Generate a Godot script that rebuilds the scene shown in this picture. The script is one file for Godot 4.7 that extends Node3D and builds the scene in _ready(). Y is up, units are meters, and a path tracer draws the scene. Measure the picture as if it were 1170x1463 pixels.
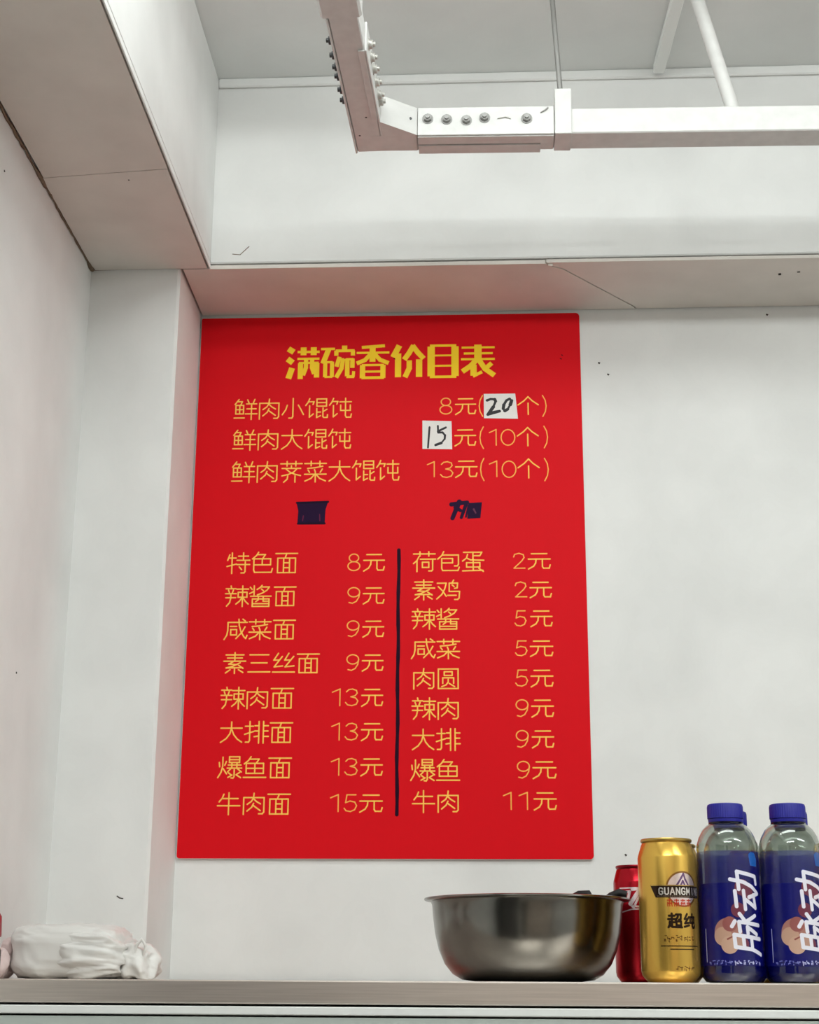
extends Node3D

# The wall of a small noodle shop: a red price board in a recess under boxed-in beams, drinks and a steel bowl on the
# top of a steel cabinet, a bolted white frame hung from the ceiling.  y = 0 is the floor, z = 0 the back wall.

const CEILING := 2.85
const BEAM := 2.5305        # underside of the boxed beams
const FACE := 0.1734        # front of the pillar and of the back beam
const CORNER := -0.3025     # inner corner beside the price board
const LEFT := -0.437        # left wall
const EDGE := -0.257        # free edge of the left beam
const RIGHT := 2.4
const FRONT := 4.6
const SHELF := 1.512        # top of the cabinet

const RED := Color8(220, 22, 32)
const LAMP_COLOR := Color8(247, 253, 252)
const LAMP_NEAR := 2.4
const LAMP_FAR := 9.5
const LAMP_SIDE := 7.0

var taken := {}
var M := {}


func _ready() -> void:
	camera_and_light()
	materials()
	room()
	beams()
	price_board()
	cabinet()
	hanging_frame()
	ceiling_fittings()
	steel_bowl()
	cans()
	bottles()
	wrapped_pack()


# ------------------------------------------------------------------ camera, environment, light
func camera_and_light() -> void:
	var cam := Camera3D.new()
	cam.name = "camera"
	cam.fov = 36.026
	cam.near = 0.02
	cam.transform = Transform3D(Basis(Vector3.UP, 0.0540) * Basis(Vector3.RIGHT, 0.2912) * Basis(Vector3.BACK, 0.0063), Vector3(0.158, 1.509, 2.3037))
	add_child(cam)
	cam.current = true
	var env := Environment.new()
	env.background_mode = Environment.BG_COLOR
	env.background_color = Color(0.5, 0.5, 0.5)
	env.tonemap_mode = Environment.TONE_MAPPER_LINEAR
	env.tonemap_exposure = 1.03
	env.sdfgi_enabled = true
	env.ssao_enabled = true
	env.ssil_enabled = true
	var we := WorldEnvironment.new()
	we.name = "world_environment"
	we.environment = env
	add_child(we)


# ------------------------------------------------------------------ helpers: nodes
func numbered(called: String) -> String:
	if not taken.has(called):
		taken[called] = 0
		return called
	taken[called] += 1
	return "%s_%03d" % [called, taken[called]]

func tag(o: Node, label: String, category: String, group := "", kind := "") -> void:
	if label: o.set_meta("label", label)
	if category: o.set_meta("category", category)
	if group: o.set_meta("group", group)
	if kind: o.set_meta("kind", kind)

func thing(called: String, label: String, category: String, at := Vector3.ZERO, turn := 0.0, group := "") -> Node3D:
	var o := Node3D.new()
	o.name = numbered(called)
	add_child(o)
	o.position = at
	o.rotation.y = turn
	tag(o, label, category, group)
	return o

func obj(called: String, mesh: Mesh, m: Material, parent: Node, at := Vector3.ZERO, turn := Vector3.ZERO) -> MeshInstance3D:
	var o := MeshInstance3D.new()
	o.name = numbered(called) if parent == self else called
	o.mesh = mesh
	o.material_override = m
	parent.add_child(o, true)
	o.position = at
	o.rotation = turn
	return o

func struct(called: String, mesh: Mesh, m: Material, label: String, at := Vector3.ZERO) -> MeshInstance3D:
	var o := obj(called, mesh, m, self, at)
	tag(o, label, "", "", "structure")
	return o

# ------------------------------------------------------------------ helpers: meshes
func start() -> SurfaceTool:
	var st := SurfaceTool.new()
	st.begin(Mesh.PRIMITIVE_TRIANGLES)
	return st

func finish(st: SurfaceTool) -> ArrayMesh:
	st.generate_normals()
	return st.commit()

func tri(st: SurfaceTool, a: Vector3, b: Vector3, c: Vector3, out: Vector3, ua := Vector2.ZERO, ub := Vector2.ZERO, uc := Vector2.ZERO) -> void:
	if (a - c).cross(a - b).dot(out) < 0.0:
		var t := b
		b = c
		c = t
		var u := ub
		ub = uc
		uc = u
	st.set_uv(ua)
	st.add_vertex(a)
	st.set_uv(ub)
	st.add_vertex(b)
	st.set_uv(uc)
	st.add_vertex(c)

func quad(st: SurfaceTool, a: Vector3, b: Vector3, c: Vector3, d: Vector3, out: Vector3) -> void:
	tri(st, a, b, c, out)
	tri(st, a, c, d, out)

# a box with chamfered edges, added about a centre
func add_box(st: SurfaceTool, at: Vector3, size: Vector3, b := 0.001, basis := Basis()) -> void:
	st.set_smooth_group(-1)
	var h := size / 2.0
	b = minf(b, minf(h.x, minf(h.y, h.z)) * 0.9)
	var P := func(s: Vector3, axis: int) -> Vector3:
		var v := Vector3(s.x * (h.x - b), s.y * (h.y - b), s.z * (h.z - b))
		v[axis] = s[axis] * h[axis]
		return at + basis * v
	for axis in 3:
		var u := (axis + 1) % 3
		var w := (axis + 2) % 3
		for s in [-1.0, 1.0]:
			var c: Array = []
			for k in [[-1, -1], [1, -1], [1, 1], [-1, 1]]:
				var v := Vector3.ZERO
				v[axis] = s
				v[u] = k[0]
				v[w] = k[1]
				c.append(P.call(v, axis))
			var out := Vector3.ZERO
			out[axis] = s
			quad(st, c[0], c[1], c[2], c[3], basis * out)
	for axis in 3:          # the edges that run along this axis
		var u := (axis + 1) % 3
		var w := (axis + 2) % 3
		for su in [-1.0, 1.0]:
			for sw in [-1.0, 1.0]:
				var lo := Vector3.ZERO
				lo[axis] = -1
				lo[u] = su
				lo[w] = sw
				var hi := lo
				hi[axis] = 1
				var out := Vector3.ZERO
				out[u] = su
				out[w] = sw
				quad(st, P.call(lo, u), P.call(hi, u), P.call(hi, w), P.call(lo, w), basis * out)
	for sx in [-1.0, 1.0]:
		for sy in [-1.0, 1.0]:
			for sz in [-1.0, 1.0]:
				var s := Vector3(sx, sy, sz)
				tri(st, P.call(s, 0), P.call(s, 1), P.call(s, 2), basis * s)

func box(size: Vector3, b := 0.001) -> ArrayMesh:
	var st := start()
	add_box(st, Vector3.ZERO, size, b)
	return finish(st)

# a box given by two corners
func span(lo: Vector3, hi: Vector3, b := 0.001) -> ArrayMesh:
	var st := start()
	add_box(st, (lo + hi) / 2.0, hi - lo, b)
	return finish(st)

# an outline in x and z, from height y0 to y1; the upper face is mapped once over the outline's own box
func slab(outline: PackedVector2Array, y0: float, y1: float) -> ArrayMesh:
	var st := start()
	st.set_smooth_group(-1)
	var mid := 0.0
	var lo := outline[0]
	var hi := outline[0]
	for i in outline.size():
		lo = lo.min(outline[i])
		hi = hi.max(outline[i])
		mid += outline[i].cross(outline[(i + 1) % outline.size()])
	var t := Geometry2D.triangulate_polygon(outline)
	for i in range(0, t.size(), 3):
		var a := outline[t[i]]
		var b := outline[t[i + 1]]
		var c := outline[t[i + 2]]
		tri(st, Vector3(a.x, y1, a.y), Vector3(b.x, y1, b.y), Vector3(c.x, y1, c.y), Vector3.UP, (a - lo) / (hi - lo), (b - lo) / (hi - lo), (c - lo) / (hi - lo))
		tri(st, Vector3(a.x, y0, a.y), Vector3(b.x, y0, b.y), Vector3(c.x, y0, c.y), Vector3.DOWN)
	for i in outline.size():
		var a := outline[i]
		var b := outline[(i + 1) % outline.size()]
		var out := Vector2(b.y - a.y, a.x - b.x) * signf(mid)
		quad(st, Vector3(a.x, y0, a.y), Vector3(b.x, y0, b.y), Vector3(b.x, y1, b.y), Vector3(a.x, y1, a.y), Vector3(out.x, 0, out.y))
	return finish(st)

# a profile of (radius, height) turned about y; u runs round from the back (u = 0.5 faces +z), v runs from 0 at the top of the profile's height
func lathe(profile: Array, seg := 48, ribs := 0, rib_from := 0.0, rib_to := 0.0) -> ArrayMesh:
	var st := start()
	var lo := 1e9
	var hi := -1e9
	for q in profile:
		lo = minf(lo, q.y)
		hi = maxf(hi, q.y)
	var group := 1
	for i in profile.size() - 1:
		var a: Vector2 = profile[i]
		var b: Vector2 = profile[i + 1]
		if i > 0 and absf((a - profile[i - 1]).angle_to(b - a)) > 0.6:
			group += 1
		st.set_smooth_group(group)
		for k in seg:
			var pts: Array = []
			var uvs: Array = []
			for e in [[a, k], [a, k + 1], [b, k + 1], [b, k]]:
				var q: Vector2 = e[0]
				var f := float(e[1]) / seg
				var ang := TAU * (f - 0.5)
				if e[1] == seg:
					ang = -PI
				var r := q.x
				if ribs > 0 and q.y > rib_from and q.y < rib_to:
					r *= 1.0 + 0.012 * sin(f * TAU * ribs)
				pts.append(Vector3(sin(ang) * r, q.y, cos(ang) * r))
				uvs.append(Vector2(f, 1.0 - (q.y - lo) / maxf(hi - lo, 1e-6)))
			var am := TAU * ((k + 0.5) / seg - 0.5)
			var n := Vector2(b.y - a.y, a.x - b.x)
			var out := Vector3(sin(am) * n.x, n.y, cos(am) * n.x)
			if a.x > 1e-6:
				tri(st, pts[0], pts[1], pts[2], out, uvs[0], uvs[1], uvs[2])
			if b.x > 1e-6:
				tri(st, pts[0], pts[2], pts[3], out, uvs[0], uvs[2], uvs[3])
	return finish(st)

# a round bar along points; radii one number or one for each point
func add_tube(st: SurfaceTool, path: Array, radii: Array, seg := 10) -> void:
	st.set_smooth_group(7)
	var rings: Array = []
	var side := Vector3.ZERO
	for i in path.size():
		var d: Vector3 = (path[mini(i + 1, path.size() - 1)] - path[maxi(i - 1, 0)]).normalized()
		if side == Vector3.ZERO:
			side = d.cross(Vector3.UP if absf(d.y) < 0.9 else Vector3.RIGHT).normalized()
		side = (side - d * side.dot(d)).normalized()
		var up := d.cross(side)
		var r: float = radii[mini(i, radii.size() - 1)]
		var ring: Array = []
		for k in seg:
			ring.append(path[i] + (side * cos(TAU * k / seg) + up * sin(TAU * k / seg)) * r)
		rings.append(ring)
	for i in path.size() - 1:
		for k in seg:
			var j := (k + 1) % seg
			var out: Vector3 = rings[i][k] + rings[i][j] - path[i] * 2.0
			quad(st, rings[i][k], rings[i][j], rings[i + 1][j], rings[i + 1][k], out)
	st.set_smooth_group(-1)
	for e in [0, path.size() - 1]:
		var d: Vector3 = path[0] - path[1] if e == 0 else path[e] - path[e - 1]
		for k in seg:
			tri(st, path[e], rings[e][k], rings[e][(k + 1) % seg], d)

func tube(path: Array, radii: Array, seg := 10) -> ArrayMesh:
	var st := start()
	add_tube(st, path, radii, seg)
	return finish(st)

# ------------------------------------------------------------------ helpers: materials and drawn print
func mat(c: Color, rough := 0.6, metal := 0.0) -> StandardMaterial3D:
	var m := StandardMaterial3D.new()
	m.albedo_color = c
	m.roughness = rough
	m.metallic = metal
	return m

func grain(a: Color, b: Color, freq: float, noise_seed: int, octaves := 4, size := 512) -> NoiseTexture2D:
	var n := FastNoiseLite.new()
	n.seed = noise_seed
	n.noise_type = FastNoiseLite.TYPE_SIMPLEX_SMOOTH
	n.frequency = freq
	n.fractal_octaves = octaves
	var t := NoiseTexture2D.new()
	t.width = size
	t.height = size
	t.seamless = true
	t.noise = n
	var g := Gradient.new()
	g.set_color(0, a)
	g.set_color(1, b)
	t.color_ramp = g
	return t

# paint or metal whose colour wanders a little, mapped over the world in metres
func grained(a: Color, b: Color, rough: float, metal: float, per_metre: Vector3, freq: float, noise_seed: int, relief := 0.0) -> StandardMaterial3D:
	var m := mat(Color.WHITE, rough, metal)
	m.albedo_texture = grain(a, b, freq, noise_seed)
	m.uv1_triplanar = true
	m.uv1_world_triplanar = true
	m.uv1_scale = per_metre
	if relief > 0.0:
		m.heightmap_enabled = true
		m.heightmap_texture = grain(Color.BLACK, Color.WHITE, freq * 3.0, noise_seed + 5)
		m.heightmap_scale = relief
	return m

func materials() -> void:
	M.wall = grained(Color8(224, 224, 222), Color8(236, 236, 234), 0.85, 0.0, Vector3.ONE * 1.3, 0.006, 3, 0.03)
	M.ceiling = grained(Color8(220, 222, 220), Color8(232, 234, 232), 0.8, 0.0, Vector3.ONE * 1.1, 0.006, 9, 0.03)
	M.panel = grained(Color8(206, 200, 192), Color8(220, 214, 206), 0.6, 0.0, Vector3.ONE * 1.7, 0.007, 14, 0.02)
	M.floor = grained(Color8(170, 161, 154), Color8(190, 181, 173), 0.35, 0.0, Vector3.ONE * 2.0, 0.02, 21)
	M.room_dark = grained(Color8(84, 82, 78), Color8(112, 108, 102), 0.5, 0.0, Vector3.ONE * 1.0, 0.01, 33)
	M.cream = grained(Color8(214, 196, 182), Color8(228, 212, 198), 0.7, 0.0, Vector3.ONE * 1.0, 0.01, 36)
	M.locker = grained(Color8(62, 62, 62), Color8(76, 76, 75), 0.5, 0.0, Vector3.ONE * 1.0, 0.01, 38)
	M.caulk = grained(Color8(96, 78, 62), Color8(134, 116, 96), 0.8, 0.0, Vector3.ONE * 9.0, 0.02, 41)
	M.mark = mat(Color8(58, 50, 46), 0.8)
	M.white_frame = grained(Color8(204, 203, 200), Color8(217, 216, 213), 0.45, 0.0, Vector3.ONE * 4.0, 0.02, 51)
	M.bolt = mat(Color8(150, 149, 146), 0.5, 0.5)
	M.bolt_painted = mat(Color8(190, 188, 182), 0.4, 0.4)
	M.bolt_dark = mat(Color8(70, 70, 72), 0.45, 0.6)
	M.steel = grained(Color8(206, 196, 188), Color8(226, 216, 208), 0.38, 1.0, Vector3(1.2, 60.0, 60.0), 0.01, 61)
	M.bowl = grained(Color8(116, 115, 110), Color8(142, 140, 134), 0.2, 1.0, Vector3.ONE * 5.0, 0.008, 71)
	M.rail = mat(Color8(232, 234, 231), 0.4)
	M.black = mat(Color8(14, 13, 14), 0.6)

func pane(c: Color, alpha: float, rough := 0.05) -> StandardMaterial3D:
	var m := mat(Color(c, alpha), rough)
	m.transparency = BaseMaterial3D.TRANSPARENCY_ALPHA
	return m

func blot(im: Image, x: int, y: int, c: Color, cover: float) -> void:
	if cover <= 0.0 or x < 0 or y < 0 or x >= im.get_width() or y >= im.get_height():
		return
	im.set_pixel(x, y, im.get_pixel(x, y).lerp(c, minf(cover, 1.0)))

# one straight pen stroke with round ends, in pixels
func stroke(im: Image, a: Vector2, b: Vector2, ra: float, rb: float, c: Color) -> void:
	var r := maxf(ra, rb) + 1.0
	var ab := b - a
	var l2 := maxf(ab.length_squared(), 1e-6)
	for y in range(int(minf(a.y, b.y) - r), int(maxf(a.y, b.y) + r) + 1):
		for x in range(int(minf(a.x, b.x) - r), int(maxf(a.x, b.x) + r) + 1):
			var q := Vector2(x + 0.5, y + 0.5)
			var t := clampf((q - a).dot(ab) / l2, 0.0, 1.0)
			var cover := lerpf(ra, rb, t) - q.distance_to(a + ab * t) + 0.5
			if cover > 0.0:
				blot(im, x, y, c, cover)

# strokes of one character (flat x, y lists in a box of 100 by 100) under a map to pixels
func write(im: Image, strokes: Array, to: Transform2D, pen: float, c: Color, own_pens := false) -> void:
	for s in strokes:
		var first := 1 if own_pens else 0
		var w: float = pen * s[0] if own_pens else pen
		var i := first
		while i + 3 < s.size():
			stroke(im, to * Vector2(s[i], s[i + 1]), to * Vector2(s[i + 2], s[i + 3]), w, w, c)
			i += 2

# the same with square ends
func write_square(im: Image, strokes: Array, to: Transform2D, pen: float, c: Color) -> void:
	for s in strokes:
		var w: float = pen * s[0]
		var i := 1
		while i + 3 < s.size():
			var p := to * Vector2(s[i], s[i + 1])
			var q := to * Vector2(s[i + 2], s[i + 3])
			var d := (q - p).normalized()
			var n := d.orthogonal() * w
			p -= d * w * 0.45
			q += d * w * 0.45
			fill(im, PackedVector2Array([p + n, q + n, q - n, p - n]), c)
			i += 2

func fill(im: Image, poly: PackedVector2Array, c: Color) -> void:
	var lo := poly[0]
	var hi := poly[0]
	for q in poly:
		lo = lo.min(q)
		hi = hi.max(q)
	for y in range(int(lo.y), int(hi.y) + 2):
		for x in range(int(lo.x), int(hi.x) + 2):
			var n := 0
			for k in 4:
				if Geometry2D.is_point_in_polygon(Vector2(x + 0.25 + 0.5 * (k % 2), y + 0.25 + 0.5 * (k / 2)), poly):
					n += 1
			blot(im, x, y, c, n / 4.0)

func oval(cx: float, cy: float, rx: float, ry: float, n := 20) -> Array:
	var a: Array = []
	for i in n + 1:
		a.append(cx + rx * sin(TAU * i / n))
		a.append(cy - ry * cos(TAU * i / n))
	return a

# ------------------------------------------------------------------ the price board
const BOARD := Vector2(0.6, 0.8443)
const DOTS := 2400.0        # dots of print in a metre

# each line of print: text, then left, right, top and bottom in millimetres from the board's upper left corner
func print_lines() -> Array:
	return [
		["满碗香价目表", 137.7, 466.2, 52.9, 104.9], ["鲜肉小馄饨", 58.4, 242.1, 137.9, 171.7], ["鲜肉大馄饨", 58.2, 241.8, 189.1, 222.4], ["鲜肉荠菜大馄饨", 58.5, 317.2, 241.2, 275.3],
		["8", 380.3, 398.8, 140.1, 167.9], ["元", 403.6, 436.8, 139.3, 169.4], ["(", 440.5, 448.1, 138.5, 170.9], ["个", 501.3, 533.2, 139.5, 169.6],
		[")", 538, 545.6, 139.8, 172.2], ["元", 402.4, 436.5, 190.7, 221.1], ["(", 441.3, 448.8, 190.5, 223.7], ["1", 456.9, 468.2, 193, 220.4],
		["0", 475.2, 495.6, 193.3, 220.7], ["个", 499.5, 532.3, 190.2, 221.1], [")", 539.3, 546.8, 190.6, 223.7], ["1", 361, 372.6, 244.4, 270.4],
		["3", 381.3, 400.7, 244.6, 271.8], ["元", 403.4, 438.3, 241.6, 272.1], ["(", 442, 449.2, 241.9, 275.7], ["1", 456.5, 468.8, 244.3, 271.4],
		["0", 476.3, 496.6, 244.6, 272.8], ["个", 499.9, 533, 241.5, 273.1], [")", 539.1, 546.9, 243, 276.8], ["特色面", 55.9, 164.2, 387.4, 420.3],
		["8", 240.9, 259, 390.7, 418.1], ["元", 263.9, 297.2, 389.3, 419.4], ["辣酱面", 56.1, 163.1, 440, 471.5], ["9", 241.3, 259.8, 443.1, 469.1],
		["元", 264, 297.2, 441.7, 470.4], ["咸菜面", 56.6, 163.5, 491.5, 522.5], ["9", 241.1, 259.5, 494.5, 520], ["元", 264.2, 297.2, 493, 521.2],
		["素三丝面", 57.1, 200.8, 543.3, 574], ["9", 241.5, 259.8, 546, 571.3], ["元", 264.1, 296.7, 544.6, 572.5], ["辣肉面", 55.7, 163.5, 595, 626.9],
		["1", 221.3, 233.7, 597.5, 624.1], ["3", 241, 259.6, 597.6, 624.1], ["元", 264, 296.8, 596.1, 625.2], ["大排面", 56, 163.6, 646.1, 677.6],
		["1", 221.3, 233.6, 648.4, 674.8], ["3", 241.3, 259.8, 648.5, 674.8], ["元", 264.3, 297.3, 647, 675.9], ["爆鱼面", 55.6, 163.2, 698, 729.1],
		["1", 221.7, 234, 700.2, 726.1], ["3", 241.8, 260.2, 700.2, 726.1], ["元", 264.2, 297.4, 698.7, 727.2], ["牛肉面", 56.2, 163.2, 750.4, 781.5],
		["1", 221.7, 234, 752.4, 778.4], ["5", 241.7, 260, 752.4, 778.4], ["元", 263.4, 298, 750.9, 779.4], ["荷包蛋", 340.1, 447, 388.6, 419.2],
		["2", 491, 508.4, 391.6, 416.7], ["元", 512.6, 547.6, 390.2, 418], ["素鸡", 339.3, 409.6, 433.1, 463.4], ["2", 492.8, 510.5, 436.2, 461],
		["元", 514.6, 548.4, 434.8, 462.3], ["辣酱", 339, 409.5, 477.4, 507.9], ["5", 492.5, 509.1, 480.3, 505.4], ["元", 515, 548.6, 478.9, 506.6],
		["咸菜", 338.5, 410, 523.3, 552.9], ["5", 492.6, 509.9, 526.1, 550.3], ["元", 513.6, 548.7, 524.6, 551.5], ["肉圆", 340, 409.2, 567.3, 598.6],
		["5", 492.3, 510.1, 569.9, 595.9], ["元", 513.9, 548.1, 568.5, 597.1], ["辣肉", 339.8, 409.1, 611.9, 643.6], ["9", 492, 510.1, 614.4, 640.8],
		["元", 514.2, 547.9, 612.9, 641.9], ["大排", 339.3, 409, 657.4, 688.7], ["9", 491.7, 509.7, 659.7, 685.8], ["元", 514.3, 547.3, 658.2, 686.8],
		["爆鱼", 338.5, 409.4, 702.4, 733.3], ["9", 492.6, 510.8, 704.6, 730.3], ["元", 514.6, 549.7, 703.1, 731.3], ["牛肉", 340.5, 408.7, 747.3, 778.3],
		["1", 472.4, 484.5, 749.3, 775.3], ["1", 495, 508, 749.3, 775.3], ["元", 515.5, 549.2, 747.8, 776.2],
	]

func cell(x0: float, x1: float, y0: float, y1: float, gx0: float, gx1: float) -> Transform2D:
	var k := DOTS / 1000.0
	var sx := (x1 - x0) / (gx1 - gx0)
	var sy := (y1 - y0) / 90.0
	return Transform2D(Vector2(sx * k, 0), Vector2(0, sy * k), Vector2(x0 - sx * gx0, y0 - sy * 6.0) * k)

func board_print() -> ImageTexture:
	var im := Image.create(int(BOARD.x * DOTS), int(BOARD.y * DOTS), false, Image.FORMAT_RGB8)
	im.fill(RED)
	var g := glyphs()
	var heavy := title_glyphs()
	var yellow := Color8(255, 214, 52)
	var thin := Color8(255, 206, 98)
	var k := DOTS / 1000.0
	for line in print_lines():
		var text: String = line[0]
		if heavy.has(text[0]):
			var step: float = (line[2] - line[1]) / (text.length() - 0.06)
			for i in text.length():
				var x: float = line[1] + i * step
				write_square(im, heavy[text[i]], cell(x, x + step * 0.93, line[3], line[4], 2, 98), step * 0.0096 * k, yellow)
			continue
		if "0123589()".contains(text):
			var pad := 6.0 if not "1()".contains(text) else 12.0
			write(im, g[text], cell(line[1], line[2], line[3], line[4], pad, 54.0 if pad == 6.0 else (34.0 if text == "1" else 46.0)), 0.9 * k, thin.lerp(RED, 0.1))
			continue
		var n := text.length()
		var ink: float = (line[2] - line[1]) / (n + (n - 1) * 0.1)
		for i in n:
			var x: float = line[1] + i * ink * 1.1
			write(im, g[text[i]], cell(x, x + ink, line[3], line[4], 5, 95), 1.08 * k, thin)
	# the two headings gone over with a dark felt pen, and the ruled line between the columns
	var ink := Color8(40, 20, 52)
	fill(im, PackedVector2Array([Vector2(160, 309) * k, Vector2(209, 307) * k, Vector2(205, 320) * k, Vector2(204, 343) * k, Vector2(162, 343.6) * k, Vector2(163, 322) * k]), ink)
	stroke(im, Vector2(160.6, 309) * k, Vector2(208.6, 308) * k, 1.6 * k, 1.6 * k, ink.darkened(0.3))
	stroke(im, Vector2(163, 342.4) * k, Vector2(204, 342.4) * k, 1.6 * k, 1.6 * k, ink.darkened(0.3))
	stroke(im, Vector2(171, 330) * k, Vector2(170, 338) * k, 0.7 * k, 0.7 * k, Color8(120, 40, 70))
	stroke(im, Vector2(196, 328) * k, Vector2(196.6, 338) * k, 0.7 * k, 0.7 * k, Color8(120, 40, 70))
	stroke(im, Vector2(398, 314) * k, Vector2(422, 311) * k, 3.4 * k, 3.0 * k, ink)
	stroke(im, Vector2(410, 310) * k, Vector2(399.5, 336) * k, 3.8 * k, 3.2 * k, ink)
	stroke(im, Vector2(421, 312) * k, Vector2(413, 335) * k, 2.8 * k, 2.4 * k, ink)
	stroke(im, Vector2(404, 319) * k, Vector2(412, 324) * k, 3.0 * k, 2.6 * k, ink)
	stroke(im, Vector2(424, 316) * k, Vector2(420, 334) * k, 1.4 * k, 1.4 * k, ink)
	fill(im, PackedVector2Array([Vector2(424, 312) * k, Vector2(444.5, 311) * k, Vector2(442, 336) * k, Vector2(422, 337) * k]), ink)
	stroke(im, Vector2(432, 322) * k, Vector2(435, 328) * k, 1.5 * k, 1.0 * k, Color8(110, 60, 84))
	for i in 24:
		var a := Vector2(318.0 + 0.5 * sin(i * 0.9), 385.5 + i * 16.5) * k
		var b := Vector2(318.0 + 0.5 * sin(i * 0.9 + 0.9), 385.5 + (i + 1) * 16.5) * k
		stroke(im, a, b, (2.6 + 0.3 * sin(i * 2.1)) * k, (2.6 + 0.3 * sin(i * 2.1 + 2.1)) * k, Color8(36, 14, 34))
	# small dark chips in the print
	for q in [[569, 77], [571, 71], [308, 73]]:
		stroke(im, Vector2(q[0], q[1]) * k, Vector2(q[0] + 1.5, q[1] + 1.0) * k, 0.9 * k, 0.6 * k, Color8(70, 8, 18))
	return ImageTexture.create_from_image(im)

func rounded(w: float, h: float, radii: Array) -> PackedVector2Array:
	var o := PackedVector2Array()
	var corners := [Vector2(0, 0), Vector2(w, 0), Vector2(w, h), Vector2(0, h)]
	for i in 4:
		var r: float = radii[i]
		var c: Vector2 = corners[i] + Vector2([1, -1, -1, 1][i], [1, 1, -1, -1][i]) * r
		for k in 5:
			var a := PI + i * PI / 2 + k * PI / 8
			o.append(c + Vector2(cos(a), sin(a)) * r)
	return o

func note_print(strokes: Array, pen: float) -> ImageTexture:
	var im := Image.create(256, 224, false, Image.FORMAT_RGB8)
	im.fill(Color8(232, 228, 224))
	for s in strokes:
		var i := 0
		while i + 3 < s.size():
			var w := pen * (1.0 + 0.25 * sin(i * 1.7))
			stroke(im, Vector2(s[i] * 2.56, s[i + 1] * 2.24), Vector2(s[i + 2] * 2.56, s[i + 3] * 2.24), w, w * 0.9, Color8(24, 20, 26))
			i += 2
	return ImageTexture.create_from_image(im)

func price_board() -> void:
	var t := thing("price_board", "red price board with yellow Chinese menu lines, mounted in the recess beside the pillar", "price board", Vector3(-0.3, 1.68 + BOARD.y, 0.0))
	var flat := Vector3(PI / 2, 0, 0)
	var outline := rounded(BOARD.x, BOARD.y, [0.002, 0.006, 0.005, 0.004])
	obj("foam_board", slab(outline, 0.0008, 0.0056), mat(Color8(224, 218, 212), 0.7), t, Vector3.ZERO, flat)
	var inset := PackedVector2Array()
	for q in outline:
		inset.append(Vector2(BOARD.x / 2 + (q.x - BOARD.x / 2) * 0.9985, BOARD.y / 2 + (q.y - BOARD.y / 2) * 0.999))
	var m := mat(Color.WHITE, 0.42)
	m.metallic_specular = 0.15
	m.albedo_texture = board_print()
	var sheet := obj("printed_sheet", slab(inset, 0.0056, 0.006), m, t, Vector3.ZERO, flat)
	sheet.set_meta("label", "glossy red sheet printed with yellow dish names and prices")
	var notes := [
		[[Vector2(448.3, 135.0), Vector2(497.2, 135.1), Vector2(501.0, 176.8), Vector2(448.4, 175.2)], [[10, 26, 20, 21, 32, 22, 35, 30, 28, 52, 12, 82], [12, 82, 30, 76, 47, 70], [14, 78, 30, 72, 46, 68]], 11.0, "white paper patch handwritten 20"],
		[[Vector2(353.0, 177.8), Vector2(398.1, 179.5), Vector2(399.1, 225.4), Vector2(353.2, 224.3)], [[24, 24, 19, 93], [52, 20, 53, 42], [52, 38, 79, 25], [53, 42, 68, 42, 76, 52, 75, 64, 64, 78, 44, 85]], 8.5, "white paper patch handwritten 15"],
	]
	notes[0][1].append([76, 21, 67, 27, 59, 44, 57, 60, 62, 68, 70, 62, 78, 44, 82, 28, 76, 21])
	for n in notes:
		var o := PackedVector2Array()
		for q in n[0]:
			o.append(q / 1000.0)
		var pm := mat(Color.WHITE, 0.6)
		pm.albedo_texture = note_print(n[1], n[2])
		var patch := obj("paper_patch", slab(o, 0.0061, 0.0066), pm, t, Vector3.ZERO, flat)
		patch.set_meta("label", n[3])

# ------------------------------------------------------------------ the room
func dash(parent: Node, called: String, path: Array, r: float, m: Material) -> MeshInstance3D:
	return obj(called, tube(path, [r], 6), m, parent)

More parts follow.
